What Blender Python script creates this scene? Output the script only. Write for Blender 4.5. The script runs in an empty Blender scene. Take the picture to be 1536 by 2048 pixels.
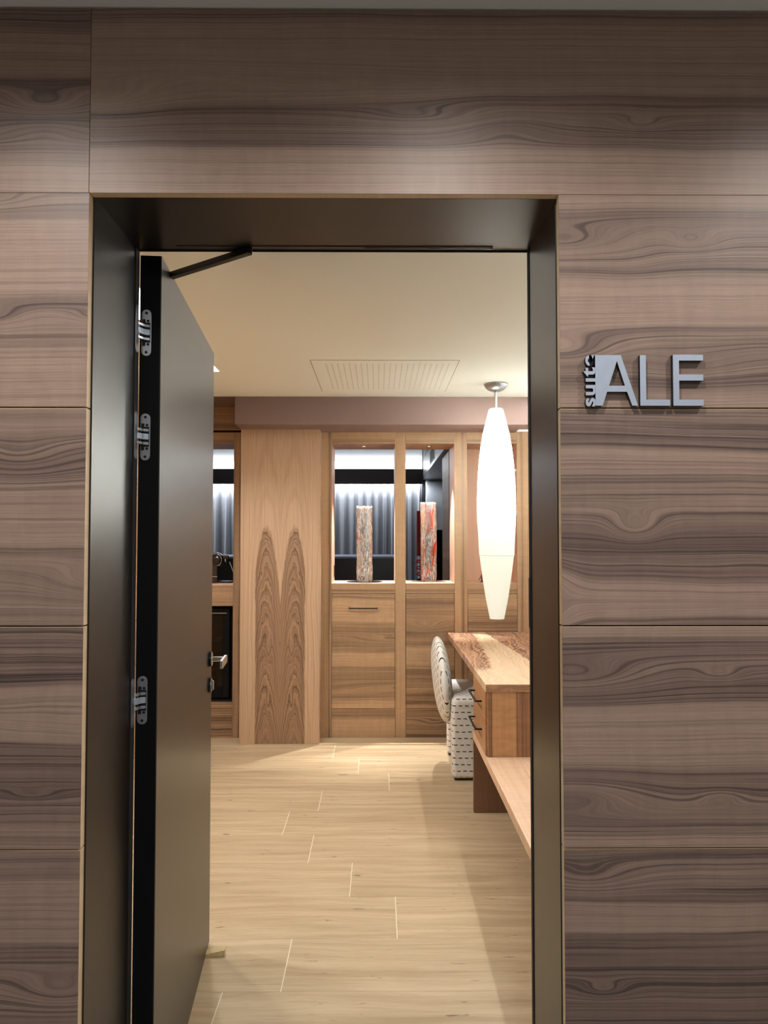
import bpy, bmesh, math, random
from mathutils import Vector
random.seed(7)
S = bpy.context.scene
C = S.collection
PI = math.pi

# ------------------------------------------------------------------ camera, world, lights, exposure
cam_d = bpy.data.cameras.new('camera'); cam = bpy.data.objects.new('camera', cam_d); C.objects.link(cam)
cam_d.sensor_fit = 'HORIZONTAL'; cam_d.sensor_width = 36.0; cam_d.lens = 36.0*1480/1536
cam_d.clip_start = 0.02
cam.location = (0, 0, 1.443)
cam.rotation_euler = (PI/2+math.atan2(52, 1480), 0, -math.atan2(11, 1480))
S.camera = cam
S.view_settings.view_transform = 'Standard'; S.view_settings.look = 'None'
S.view_settings.exposure = 0.12; S.view_settings.gamma = 1.0; S.view_settings.use_curve_mapping = False
S.cycles.use_denoising = True
S.cycles.max_bounces = 8; S.cycles.diffuse_bounces = 4; S.cycles.glossy_bounces = 4
S.cycles.transmission_bounces = 8; S.cycles.transparent_max_bounces = 8
S.cycles.sample_clamp_indirect = 10.0
S.cycles.caustics_reflective = False; S.cycles.caustics_refractive = False
W = bpy.data.worlds.new('world'); S.world = W; W.use_nodes = True
W.node_tree.nodes['Background'].inputs[0].default_value = (0.9, 0.93, 1, 1)
W.node_tree.nodes['Background'].inputs[1].default_value = 0.02


def light(name, kind, loc, energy, color=(1, 1, 1), **k):
    d = bpy.data.lights.new(name, kind); d.energy = energy; d.color = color
    for a in ('size', 'size_y', 'shape', 'spot_size', 'spot_blend', 'shadow_soft_size', 'spread'):
        if a in k: setattr(d, a, k[a])
    o = bpy.data.objects.new(name, d); C.objects.link(o); o.location = loc
    to = k.get('to', (loc[0], loc[1], loc[2]-1))
    o.rotation_euler = (Vector(to)-Vector(loc)).to_track_quat('-Z', 'Y').to_euler() if 'rot' not in k else k['rot']
    return o


WARM = (0.97, 1, 1); NEUT = (1, 0.90, 0.80); COOL = (0.88, 0.94, 1.0)
# corridor downlights in a row close to the wall
for x in (-1.71, -0.78, 0.15, 1.08, 2.01):
    light('corridor_downlight', 'SPOT', (x, 0.87, 2.47), 27, (1.0, 0.955, 0.905), spot_size=math.radians(158), spot_blend=0.8, shadow_soft_size=0.035)
light('corridor_fill', 'AREA', (0.3, -0.7, 2.46), 20, (1, 0.97, 0.94), shape='RECTANGLE', size=2.6, size_y=0.8)  # fill light added for the soft ambient level in the corridor
# suite entrance: recessed strips on the left, linear profile on the right
for y in (2.86, 3.14, 3.90, 4.14):
    light('entry_downlight', 'SPOT', (-0.98, y, 2.385), 27, WARM, spot_size=math.radians(140), spot_blend=0.5, shadow_soft_size=0.02)
light('linear_profile_light', 'AREA', (1.06, 3.35, 2.388), 18, (0.96, 1, 1), shape='RECTANGLE', size=0.03, size_y=3.0)
light('room_fill', 'AREA', (-0.1, 3.4, 2.39), 3, WARM, shape='RECTANGLE', size=1.3, size_y=2.6)  # added fill that evens out the suite, no fixture behind it
light('cove_light', 'AREA', (1.055, 5.17, 2.24), 2.5, COOL, shape='RECTANGLE', size=0.09, size_y=0.28)
# bedroom behind the niches
light('curtain_light', 'AREA', (-0.6, 9.47, 2.28), 60, COOL, shape='RECTANGLE', size=4.4, size_y=0.05)
light('pelmet_light', 'AREA', (-0.6, 9.25, 2.34), 3.5, COOL, shape='RECTANGLE', size=3.6, size_y=0.08, to=(-0.6, 8.95, 2.6))
light('bedroom_light', 'AREA', (-0.8, 7.4, 2.40), 14, COOL, shape='RECTANGLE', size=1.6, size_y=1.6)


# ------------------------------------------------------------------ helpers
def lin(c):
    return tuple(((v/255)/12.92 if v/255 <= 0.04045 else ((v/255+0.055)/1.055)**2.4) for v in c)+(1,)


class MB:
    def __init__(s): s.bm = bmesh.new()

    def poly(s, vs, fs):
        v = [s.bm.verts.new(p) for p in vs]
        for f in fs:
            try: s.bm.faces.new([v[i] for i in f])
            except ValueError: pass
        return s

    def box(s, x0, x1, y0, y1, z0, z1):
        return s.poly([(x0, y0, z0), (x1, y0, z0), (x1, y1, z0), (x0, y1, z0), (x0, y0, z1), (x1, y0, z1), (x1, y1, z1), (x0, y1, z1)],
                      [(0, 3, 2, 1), (4, 5, 6, 7), (0, 1, 5, 4), (1, 2, 6, 5), (2, 3, 7, 6), (3, 0, 4, 7)])

    def obox(s, o, u, v, w, du, dv, dw):
        """box from corner o along unit vectors u,v,w"""
        o = Vector(o); u = Vector(u)*du; v = Vector(v)*dv; w = Vector(w)*dw
        P = [o, o+u, o+u+v, o+v, o+w, o+u+w, o+u+v+w, o+v+w]
        return s.poly(P, [(0, 3, 2, 1), (4, 5, 6, 7), (0, 1, 5, 4), (1, 2, 6, 5), (2, 3, 7, 6), (3, 0, 4, 7)])

    def ring(s, rings, cap=True, closed=False):
        R = [[s.bm.verts.new(p) for p in r] for r in rings]
        n = len(R[0])
        for a, b in zip(R, R[1:]+([R[0]] if closed else [])):
            for i in range(n):
                s.bm.faces.new((a[i], a[(i+1) % n], b[(i+1) % n], b[i]))
        if cap and not closed:
            s.bm.faces.new(R[0][::-1]); s.bm.faces.new(R[-1])
        return s

    def lathe(s, prof, c, n=40, cap=True, wob=None, closed=False):
        rs = []
        for (r, z) in prof:
            rs.append([(c[0]+(r*(wob(a, z) if wob else 1))*math.cos(a), c[1]+(r*(wob(a, z) if wob else 1))*math.sin(a), c[2]+z)
                       for a in [2*PI*i/n for i in range(n)]])
        return s.ring(rs, cap, closed)

    def tube(s, pts, r, n=12):
        pts = [Vector(p) for p in pts]; rs = []
        for i, p in enumerate(pts):
            t = (pts[min(i+1, len(pts)-1)]-pts[max(i-1, 0)]).normalized()
            a = t.orthogonal().normalized() if i == 0 else (prev-t*prev.dot(t)).normalized()
            prev = a; b = t.cross(a); rr = r[i] if isinstance(r, (list, tuple)) else r
            rs.append([p+a*rr*math.cos(2*PI*k/n)+b*rr*math.sin(2*PI*k/n) for k in range(n)])
        return s.ring(rs)

    def disc(s, c, r, nrm, th, n=28):
        nrm = Vector(nrm).normalized(); c = Vector(c)
        return s.tube([c, c+nrm*th], r, n)

    def torus(s, c, R, r, nrm, n=28, m=10, arc=2*PI):
        nrm = Vector(nrm).normalized(); a = nrm.orthogonal().normalized(); b = nrm.cross(a); c = Vector(c)
        rs = []
        for i in range(n):
            t = 2*PI*i/n; d = a*math.cos(t)+b*math.sin(t)
            rs.append([c+d*(R+r*math.cos(2*PI*k/m))+nrm*r*math.sin(2*PI*k/m) for k in range(m)])
        return s.ring(rs, closed=True)

    def prism(s, pts, axis, a0, a1):
        def P(p, a): return {'y': (p[0], a, p[1]), 'x': (a, p[0], p[1]), 'z': (p[0], p[1], a)}[axis]
        return s.ring([[P(p, a0) for p in pts], [P(p, a1) for p in pts]])

    def build(s, name, mat, parent=None, origin=None, bevel=0, smooth=False, seg=2, solid=0, sub=0):
        bmesh.ops.recalc_face_normals(s.bm, faces=s.bm.faces)
        W0 = Vector(parent['_w']) if parent is not None else None
        if parent is None:
            if origin is None:
                xs = [v.co for v in s.bm.verts]
                mn = [min(v[i] for v in xs) for i in range(3)]; mx = [max(v[i] for v in xs) for i in range(3)]
                origin = ((mn[0]+mx[0])/2, (mn[1]+mx[1])/2, mn[2])
            W0 = Vector(origin)
        for v in s.bm.verts: v.co -= W0
        me = bpy.data.meshes.new(name); s.bm.to_mesh(me); s.bm.free()
        me.materials.append(mat)
        if smooth:
            for p in me.polygons: p.use_smooth = True
        o = bpy.data.objects.new(name, me); C.objects.link(o)
        o['_w'] = list(W0)
        if parent is None: o.location = W0
        else: o.parent = parent
        if sub:
            m = o.modifiers.new('s', 'SUBSURF'); m.levels = sub; m.render_levels = sub
        if solid:
            m = o.modifiers.new('t', 'SOLIDIFY'); m.thickness = solid
        if bevel:
            m = o.modifiers.new('b', 'BEVEL'); m.width = bevel; m.segments = seg; m.limit_method = 'ANGLE'; m.angle_limit = 0.6
            m.harden_normals = True
            for p in me.polygons: p.use_smooth = True
        return o


def thing(name, label, cat, loc, group=None):
    o = bpy.data.objects.new(name, None); C.objects.link(o); o.location = loc; o['_w'] = list(loc)
    o.empty_display_size = 0.05
    return tag(o, label, cat, group)


def tag(o, label, cat, group=None):
    o['label'] = label; o['category'] = cat
    if group: o['group'] = group
    return o


def struct(o): o['kind'] = 'structure'; return o


# ------------------------------------------------------------------ materials
class N:
    def __init__(s, name, emit_only=False):
        s.mat = bpy.data.materials.new(name); s.mat.use_nodes = True
        s.t = s.mat.node_tree; s.n = s.t.nodes; s.l = s.t.links
        s.b = s.n['Principled BSDF']; s.out = s.n['Material Output']

    def put(s, sock, v):
        if isinstance(v, bpy.types.NodeSocket): s.l.new(v, sock)
        elif isinstance(v, (tuple, list)) and len(v) == 3 and sock.type == 'RGBA': sock.default_value = tuple(v)+(1,)
        else: sock.default_value = v

    def m(s, op, a, b=None, c=None, clamp=False):
        n = s.n.new('ShaderNodeMath'); n.operation = op; n.use_clamp = clamp
        s.put(n.inputs[0], a)
        if b is not None: s.put(n.inputs[1], b)
        if c is not None: s.put(n.inputs[2], c)
        return n.outputs[0]

    def pos(s):
        g = s.n.new('ShaderNodeNewGeometry'); x = s.n.new('ShaderNodeSeparateXYZ'); s.l.new(g.outputs['Position'], x.inputs[0])
        s.geo = g
        return {'x': x.outputs[0], 'y': x.outputs[1], 'z': x.outputs[2]}

    def vec(s, x, y, z=0.0):
        n = s.n.new('ShaderNodeCombineXYZ')
        for i, v in enumerate((x, y, z)): s.put(n.inputs[i], v)
        return n.outputs[0]

    def noise(s, v, scale=1.0, detail=2.0, rough=0.5, dist=0.0):
        n = s.n.new('ShaderNodeTexNoise'); s.put(n.inputs['Vector'], v)
        n.inputs['Scale'].default_value = scale; n.inputs['Detail'].default_value = detail
        n.inputs['Roughness'].default_value = rough; n.inputs['Distortion'].default_value = dist
        return n.outputs[0]

    def sm(s, v, a, b, lo=0.0, hi=1.0):
        n = s.n.new('ShaderNodeMapRange'); n.interpolation_type = 'SMOOTHSTEP'
        for i, q in enumerate((v, a, b, lo, hi)): s.put(n.inputs[i], q)
        return n.outputs[0]

    def ramp(s, v, stops):
        n = s.n.new('ShaderNodeValToRGB'); e = n.color_ramp.elements; s.put(n.inputs[0], v)
        while len(e) > 1: e.remove(e[0])
        e[0].position = stops[0][0]; c = stops[0][1]; e[0].color = (c, c, c, 1) if not isinstance(c, tuple) else c
        for p, c in stops[1:]:
            q = e.new(p); q.color = (c, c, c, 1) if not isinstance(c, tuple) else c
        n.color_ramp.interpolation = 'EASE'
        return n.outputs[0]

    def mix(s, f, a, b, mode='MIX'):
        n = s.n.new('ShaderNodeMix'); n.data_type = 'RGBA'; n.blend_type = mode
        s.put(n.inputs[0], f); s.put(n.inputs[6], a); s.put(n.inputs[7], b)
        return n.outputs[2]

    def bump(s, h, strength=0.1, dist=0.001):
        n = s.n.new('ShaderNodeBump'); n.inputs['Strength'].default_value = strength; n.inputs['Distance'].default_value = dist
        s.put(n.inputs['Height'], h); s.l.new(n.outputs[0], s.b.inputs['Normal'])

    def fin(s, color=None, rough=0.5, metal=0.0, spec=0.5, coat=0.0, coatr=0.3):
        if color is not None: s.put(s.b.inputs['Base Color'], color)
        s.put(s.b.inputs['Roughness'], rough); s.b.inputs['Metallic'].default_value = metal
        s.b.inputs['Specular IOR Level'].default_value = spec
        s.b.inputs['Coat Weight'].default_value = coat; s.b.inputs['Coat Roughness'].default_value = coatr
        return s.mat


def wood(name, U, V, light_c, dark_c, line_c, v0, v1, stops, bumps=(), warp=(0.03, 1.2, 2.0), freq=60, seed=0.0,
         rough=0.46, spec=0.45, line=0.85, curl=0.12, mirror=None):
    """grain runs along U; V runs across. bumps: (u0, v0, su, sv, amp) rings, or 'p' as 6th item: pinch"""
    s = N(name); P = s.pos(); u, v = P[U], P[V]
    if mirror is not None: v = s.m('ADD', s.m('ABSOLUTE', s.m('SUBTRACT', v, mirror)), mirror)
    w1 = s.noise(s.vec(s.m('MULTIPLY', u, warp[1]), s.m('MULTIPLY', v, warp[2]), seed), 1, 2, 0.5)
    w2 = s.noise(s.vec(s.m('MULTIPLY', u, warp[1]*4.5), s.m('MULTIPLY', v, warp[2]*5), seed+3.3), 1, 1, 0.5)
    vw = s.m('ADD', v, s.m('MULTIPLY', s.m('SUBTRACT', w1, 0.5), warp[0]*2))
    vw = s.m('ADD', vw, s.m('MULTIPLY', s.m('SUBTRACT', w2, 0.5), warp[0]*0.45))
    for b in bumps:
        du = s.m('DIVIDE', s.m('SUBTRACT', u, b[0]), b[2]); dv0 = s.m('SUBTRACT', v, b[1]); dv = s.m('DIVIDE', dv0, b[3])
        r2 = s.m('ADD', s.m('MULTIPLY', du, du), s.m('MULTIPLY', dv, dv))
        if len(b) == 5: b = b[:4]+(math.copysign(min(abs(b[4]), 1.42*b[3]), b[4]),)
        g = s.m('MULTIPLY', s.m('EXPONENT', s.m('MULTIPLY', r2, -1.0)), b[4])
        if len(b) > 5: g = s.m('MULTIPLY', g, dv0)
        vw = s.m('ADD', vw, g)
    vn = s.m('DIVIDE', s.m('SUBTRACT', vw, v0), v1-v0)
    z = s.ramp(vn, stops)
    nA = s.noise(s.vec(s.m('MULTIPLY', u, 0.7), s.m('MULTIPLY', vw, freq*0.55), seed+7), 1, 3, 0.6)
    nB = s.noise(s.vec(s.m('MULTIPLY', u, 0.6), s.m('MULTIPLY', vw, freq*2.0), seed+11), 1, 3, 0.6)
    nC = s.noise(s.vec(s.m('MULTIPLY', u, 14.0), s.m('MULTIPLY', vw, 700.0), seed+1), 1, 2, 0.6)
    nD = s.noise(s.vec(s.m('MULTIPLY', u, 38.0), s.m('MULTIPLY', v, 9.0), seed+5), 1, 2, 0.5, 0.6)
    zone = s.m('MULTIPLY', z, s.sm(nA, 0.34, 0.58, 0.55, 1.0), clamp=True)
    zone = s.m('ADD', zone, s.sm(nA, 0.56, 0.75, 0.0, 0.14), clamp=True)
    nE = s.noise(s.vec(s.m('MULTIPLY', u, 0.5), s.m('MULTIPLY', vw, freq*3.6), seed+17), 1, 2, 0.5)
    zone = s.m('ADD', zone, s.sm(nE, 0.42, 0.66, -0.06, 0.20), clamp=True)
    col = s.mix(zone, lin(light_c), lin(dark_c))
    lm = s.m('MULTIPLY', s.sm(nB, 0.55, 0.66), s.m('MULTIPLY_ADD', z, 0.85, 0.13))
    lm = s.m('MAXIMUM', lm, s.m('MULTIPLY', s.sm(nE, 0.58, 0.68), s.m('MULTIPLY_ADD', z, 0.48, 0.16)))
    lm = s.m('MULTIPLY', lm, line, clamp=True)
    col = s.mix(lm, col, lin(line_c))
    fac = s.m('MULTIPLY_ADD', s.m('SUBTRACT', nC, 0.5), 0.42, 1.0)
    fac = s.m('MULTIPLY_ADD', s.m('SUBTRACT', nD, 0.5), curl*2, fac)
    fac = s.m('MULTIPLY_ADD', s.m('SUBTRACT', nB, 0.5), 0.25, fac)
    col = s.mix(1.0, col, s.vec(fac, fac, fac), 'MULTIPLY')
    s.bump(nC, 0.12, 0.0006)
    return s.fin(col, s.m('MULTIPLY_ADD', nC, 0.12, rough-0.06), spec=spec)


def plain(name, col, rough=0.5, metal=0.0, spec=0.5, var=0.04, scale=6.0, coat=0.0, bump=0.0, bscale=200):
    s = N(name); P = s.pos(); v = s.vec(P['x'], P['y'], P['z'])
    n = s.noise(v, scale, 3)
    c = lin(col)
    a = tuple(q*(1-var) for q in c[:3])+(1,); b = tuple(min(1, q*(1+var)) for q in c[:3])+(1,)
    colr = s.mix(n, a, b)
    if bump: s.bump(s.noise(v, bscale, 2), bump, 0.001)
    return s.fin(colr, rough, metal, spec, coat)


def emis(name, col, strength):
    s = N(name)
    s.b.inputs['Base Color'].default_value = (0.8, 0.8, 0.8, 1)
    s.b.inputs['Emission Color'].default_value = tuple(col)+(1,); s.b.inputs['Emission Strength'].default_value = strength
    return s.mat


WL, WD, WN = (154, 131, 117), (98, 80, 74), (38, 30, 29)           # corridor walnut
IL, ID, IN = (186, 151, 116), (98, 72, 53), (58, 39, 28)           # suite walnut
M = {}
M['edge'] = wood('veneer_edge', 'z', 'x', (218, 192, 156), (200, 172, 136), (150, 115, 80), 0, 1, [(0, 0.2), (1, 0.3)], freq=200, line=0.2)
M['bronze'] = plain('dark_bronze_lacquer', (13, 12, 12), 0.33, 0.0, 0.5, 0.03, 3, bump=0.02, bscale=900)
M['door'] = plain('bronze_door_lacquer', (40, 35, 32), 0.33, 0.0, 0.6, 0.03, 3, bump=0.02, bscale=900)
M['black'] = plain('black_lacquer', (9, 10, 13), 0.5, 0, 0.15)
M['blackm'] = plain('black_matt_metal', (22, 22, 24), 0.35, 0.3)
M['rear_shade'] = plain('rear_shade_black', (10, 10, 12), 0.7)
M['steel'] = plain('hinge_steel', (168, 172, 180), 0.28, 0.9)
M['dsteel'] = plain('dark_hinge_recess', (28, 28, 32), 0.5, 0.5)
M['chrome'] = plain('brushed_chrome', (215, 212, 206), 0.16, 1.0)
M['sign'] = plain('brushed_aluminium', (168, 180, 198), 0.42, 0.55, 0.6, 0.07, 60, bump=0.05)
M['ceil'] = plain('cream_ceiling_paint', (234, 238, 232), 0.7, 0, 0.3, 0.015, 2)
M['cceil'] = plain('grey_corridor_ceiling', (228, 227, 222), 0.8, 0, 0.2, 0.02)
M['mauve'] = plain('mauve_brown_paint', (118, 96, 90), 0.6, 0, 0.4, 0.03)
M['plaster'] = plain('pale_plaster', (206, 203, 198), 0.8, 0, 0.2, 0.03)
M['darkwall'] = plain('dark_wall_paint', (60, 55, 54), 0.7)
M['gap'] = plain('shadow_gap_black', (14, 12, 12), 0.8)

# ---- floor tile material: every tile has its own piece of pattern through the uv map
s = N('oak_porcelain_tile'); uvn = s.n.new('ShaderNodeUVMap'); uvn.uv_map = 'tile'; sx = s.n.new('ShaderNodeSeparateXYZ'); s.l.new(uvn.outputs[0], sx.inputs[0])
u, v = sx.outputs[0], sx.outputs[1]
w = s.noise(s.vec(s.m('MULTIPLY', u, 1.6), s.m('MULTIPLY', v, 5), 0), 1, 2)
vw = s.m('ADD', v, s.m('MULTIPLY', w, 0.10))
nA = s.noise(s.vec(s.m('MULTIPLY', u, 1.1), s.m('MULTIPLY', vw, 20), 1), 1, 5, 0.65)
nB = s.noise(s.vec(s.m('MULTIPLY', u, 2.6), s.m('MULTIPLY', vw, 90), 2), 1, 4, 0.65)
nK = s.noise(s.vec(s.m('MULTIPLY', u, 7), s.m('MULTIPLY', vw, 38), 6), 1, 4, 0.62)
nM = s.noise(s.vec(s.m('MULTIPLY', u, 0.8), s.m('MULTIPLY', v, 1.5), 9), 1, 1)
nP = s.noise(s.vec(s.m('MULTIPLY', u, 22), s.m('MULTIPLY', vw, 420), 2), 1, 3, 0.6)
col = s.mix(s.sm(nA, 0.3, 0.7), lin((208, 186, 153)), lin((178, 154, 120)))
col = s.mix(s.m('MULTIPLY', s.sm(nB, 0.55, 0.72), 0.36), col, lin((146, 118, 90)))
col = s.mix(s.m('MULTIPLY', s.sm(nP, 0.5, 0.72), 0.22), col, lin((156, 128, 98)))
col = s.mix(s.m('MULTIPLY', s.sm(nK, 0.64, 0.72), 0.7), col, lin((92, 66, 44)))
f = s.m('MULTIPLY_ADD', s.m('SUBTRACT', nM, 0.5), 0.30, 1.0); col = s.mix(1.0, col, s.vec(f, f, f), 'MULTIPLY')
s.bump(nB, 0.08, 0.0006)
M['tile'] = s.fin(col, 0.42, spec=0.4)
M['grout'] = plain('pale_grout', (240, 228, 206), 0.8)

# ------------------------------------------------------------------ corridor: wall, cladding panels, ceiling, floor
FY = 1.438                      # front face of the cladding
XL, XR = -0.566, 0.3535         # clear opening
HT = 2.122                      # head height
PIT = 0.4245
b = MB()
b.box(-2.6, XL-0.006, 1.459, 1.728, 0, 2.6).box(XR+0.006, 2.6, 1.459, 1.728, 0, 2.6).box(XL-0.006, XR+0.006, 1.459, 1.728, HT+0.006, 2.6)
struct(b.build('wall_front', M['gap']))

T = lambda v: v
PAN = []


def panel(x0, x1, z0, z1, mat, label):
    t = thing('cladding_panel', label, 'wall panel', ((x0+x1)/2, FY+0.01, z0), 'walnut veneer cladding panels')
    MB().box(x0, x1, FY, FY+0.0015, z0, z1-(.0011 if z1 < 2.1 else 0)).build('veneer_face', mat, t)
    MB().box(x0, x1, FY+0.0015, FY+0.0205, z0, z1).build('panel_core', M['edge'], t)
    PAN.append(t)


def cw(name, z1, z0, stops, bumps=(), **k):
    return wood(name, 'x', 'z', WL, WD, WN, z1, z0, stops, bumps, **k)


def vz(row_top, v): return row_top-v*PIT


g = 0.0014
rows = [HT-i*PIT for i in range(6)]
TOP = 2.4940
mt = cw('walnut_top_long', TOP, HT, [(0, .55), (.06, .5), (.10, .06), (.44, .05), (.49, .8), (.56, .6), (.66, .65), (.74, .9), (.765, .1), (1, .05)],
        [(-0.56, 2.30, .16, .05, .035), (-0.2, 2.30, .30, .05, .02), (0.1, 2.275, .18, .02, .03), (0.25, 2.262, .10, .03, -.03), (0.52, 2.265, .05, .014, .02),
         (-0.5, 2.37, .4, .04, -.02)], warp=(.012, 1.4, 2), freq=70, seed=1.2, line=.75)
panel(XL-0.0035, 1.5, HT+0.0005, TOP, mt, 'long dark walnut veneer panel spanning the whole width above the doorway')
mt = cw('walnut_top_left', TOP, HT, [(0, .7), (.11, .75), (.15, .15), (.36, .15), (.40, .75), (.5, .55), (.62, .8), (.74, .6), (.83, .5), (.86, .08), (1, .05)],
        [(-.66, 2.295, .09, .03, .05), (-.66, 2.26, .1, .03, -.03)], warp=(.012, 1.6, 2), freq=60, seed=2.7)
panel(-1.5, XL-0.0035-g, HT+0.0005, TOP, mt, 'walnut veneer panel at the top left, touching the ceiling')

# right column
r = rows[0]
mt = cw('walnut_right_a', r, r-PIT, [(0, .05), (.05, .1), (.08, .7), (.2, .6), (.36, .85), (.385, .25), (.45, .1), (.60, .12), (.635, .8), (.72, .65), (.9, .75), (.94, .2), (1, .08)],
        [(.36, vz(r, .235), .13, .036, .085), (.62, vz(r, .22), .055, .02, .034), (.50, vz(r, .30), .07, .05, .012), (.36, vz(r, .74), .10, .035, .06), (.60, vz(r, .80), .12, .035, .022)],
        warp=(.012, 1.3, 1.6), freq=75, seed=4.1)
panel(XR+.0025, 1.5, r-PIT+g, r-.0008, mt, 'walnut veneer panel behind the metal lettering, right of the doorway')
r = rows[1]
mt = cw('walnut_right_b', r, r-PIT, [(0, .7), (.16, .8), (.20, .2), (.30, .25), (.34, .75), (.5, .6), (.62, .95), (.70, .8), (.78, .7), (.82, .1), (.96, .1), (.985, .8), (1, .8)],
        [(.32, vz(r, .88), .055, .055, -1.6, 'p'), (.50, vz(r, .55), .05, .03, .045), (.85, vz(r, .25), .35, .05, .35, 'p'), (.7, vz(r, .9), .2, .05, .3, 'p')],
        warp=(.014, 1.5, 2.5), freq=70, seed=6.3)
panel(XR+.0025, 1.5, r-PIT+g, r-g, mt, 'walnut veneer panel with a round knot, directly below the lettering panel')
r = rows[2]
mt = cw('walnut_right_c', r, r-PIT, [(0, .05), (.035, .08), (.055, .75), (.2, .6), (.33, .9), (.365, .2), (.42, .06), (.58, .06), (.625, .2), (.655, .9), (.8, .6), (.93, .8), (.955, .1), (1, .05)],
        [(.375, vz(r, .235), .14, .034, .085), (.375, vz(r, .755), .14, .034, -.085), (.66, vz(r, .22), .045, .014, .022), (.66, vz(r, .77), .045, .014, -.022)],
        warp=(.010, 1.3, 1.6), freq=78, seed=8.9)
panel(XR+.0025, 1.5, r-PIT+g, r-g, mt, 'walnut veneer panel with two mirrored oval grain figures, right of the doorway')
r = rows[3]
mt = cw('walnut_right_d', r, r-PIT, [(0, .7), (.10, .55), (.22, .85), (.245, .15), (.38, .12), (.41, .8), (.6, .75), (.8, .85), (1, .5)],
        [(.43, vz(r, .63), .05, .016, .055), (.40, vz(r, .13), .09, .03, .03), (.7, vz(r, .3), .3, .06, .35, 'p')], warp=(.014, 1.6, 2.5), freq=66, seed=10.4)
panel(XR+.0025, 1.5, r-PIT+g, r-g, mt, 'darkest walnut veneer panel at the lower right, with a dark leaf-shaped knot')
r = rows[4]
mt2 = cw('walnut_right_e', r, r-PIT, [(0, .3), (.3, .7), (.6, .2), (1, .5)], seed=12.1)
panel(XR+.0025, 1.5, 0.004, r-g, mt2, 'lowest walnut veneer panel on the right side, resting on the corridor floor')
# left column
r = rows[0]
mt = cw('walnut_left_a', r, r-PIT, [(0, .35), (.04, .3), (.06, .6), (.12, .65), (.135, .1), (.44, .08), (.475, .25), (.49, .75), (.53, .8), (.6, .45), (.69, .5), (.74, .2), (.8, .06), (1, .04)],
        [(-.76, vz(r, .58), .06, .022, .045), (-.55, vz(r, .58), .05, .014, .03), (-.76, vz(r, .03), .07, .02, .03)], warp=(.006, 1.5, 2), freq=62, seed=14.2)
panel(-1.5, XL-.0035, r-PIT+g, r-.0008, mt, 'palest walnut veneer panel left of the doorway, just under the top band')
r = rows[1]
mt = cw('walnut_left_b', r, r-PIT, [(0, .3), (.03, .6), (.08, .5), (.1, .35), (.14, .75), (.24, .8), (.36, .55), (.38, .2), (.6, .1), (.66, .5), (.75, .7), (.88, .5), (.93, .25), (1, .4)],
        [(-.70, vz(r, .25), .1, .04, .03), (-.55, vz(r, .8), .09, .03, .045)], warp=(.012, 1.6, 2.5), freq=60, seed=16.6)
panel(-1.5, XL-.0035, r-PIT+g, r-g, mt, 'walnut veneer panel left of the doorway at eye height')
r = rows[2]
mt = cw('walnut_left_c', r, r-PIT, [(0, .65), (.1, .8), (.27, .85), (.29, .15), (.48, .12), (.52, .75), (.75, .85), (.86, .6), (.93, .3), (1, .2)],
        [(-.58, vz(r, .39), .14, .05, -.5, 'p'), (-.66, vz(r, .76), .06, .012, .03)], warp=(.012, 1.6, 2.5), freq=64, seed=18.8)
panel(-1.5, XL-.0035, r-PIT+g, r-g, mt, 'walnut veneer panel left of the doorway, level with the lowest hinge')
r = rows[3]
mt = cw('walnut_left_d', r, r-PIT, [(0, .5), (.12, .75), (.14, .15), (.40, .12), (.43, .7), (.6, .55), (.8, .7), (1, .4)],
        [(-.6, vz(r, .62), .08, .03, .04)], warp=(.012, 1.6, 2.5), freq=62, seed=20.1)
panel(-1.5, XL-.0035, r-PIT+g, r-g, mt, 'walnut veneer panel at the lower left corner of the photo')
panel(-1.5, XL-.0035, 0.004, rows[4]-g, mt2, 'lowest walnut veneer panel on the left side, resting on the corridor floor')

struct(MB().box(-2.6, 2.6, -1.7, 1.445, 2.4985, 2.6).build('ceiling', M['cceil']))
struct(MB().box(-2.6, 2.6, -1.8, -1.7, 0, 2.6).build('wall_back', M['plaster']))
struct(MB().box(-2.7, -2.6, -1.8, 1.73, 0, 2.6).build('wall_left', M['plaster']))
struct(MB().box(2.6, 2.7, -1.8, 1.73, 0, 2.6).build('wall_right', M['plaster']))

# ------------------------------------------------------------------ door frame (bronze reveal)
b = MB()
b.box(XL-0.006, XL, FY+0.0205, 1.73, 0, HT+0.006).box(XR, XR+0.006, FY+0.0205, 1.73, 0, HT+0.006).box(XL, XR, FY+0.0205, 1.73, HT, HT+0.006)
fr = struct(b.build('trim_1', M['bronze']))
b = MB(); b.box(XL, XL+0.002, 1.703, 1.729, 0, HT).box(XR-0.002, XR, 1.712, 1.729, 0, HT).box(XL, XR, 1.727, 1.73, HT-0.003, HT)
b.build('rear_shade_strip', M['rear_shade'], fr)  # black strips painting in the shade along the frame's rear edge
MB().box(-.47, .267, 1.700, 1.716, HT-.0015, HT+.001).build('closer_track', M['blackm'], fr)
MB().box(-.032, .267, 1.705, 1.711, HT-.0022, HT-.0015).build('track_slot', M['dsteel'], fr)
# latch strike on the right jamb
b = MB(); b.box(XR-.0035, XR-.002, 1.716, 1.7285, 1.235, 1.35); b.build('strike_plate', M['dsteel'], fr)

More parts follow.
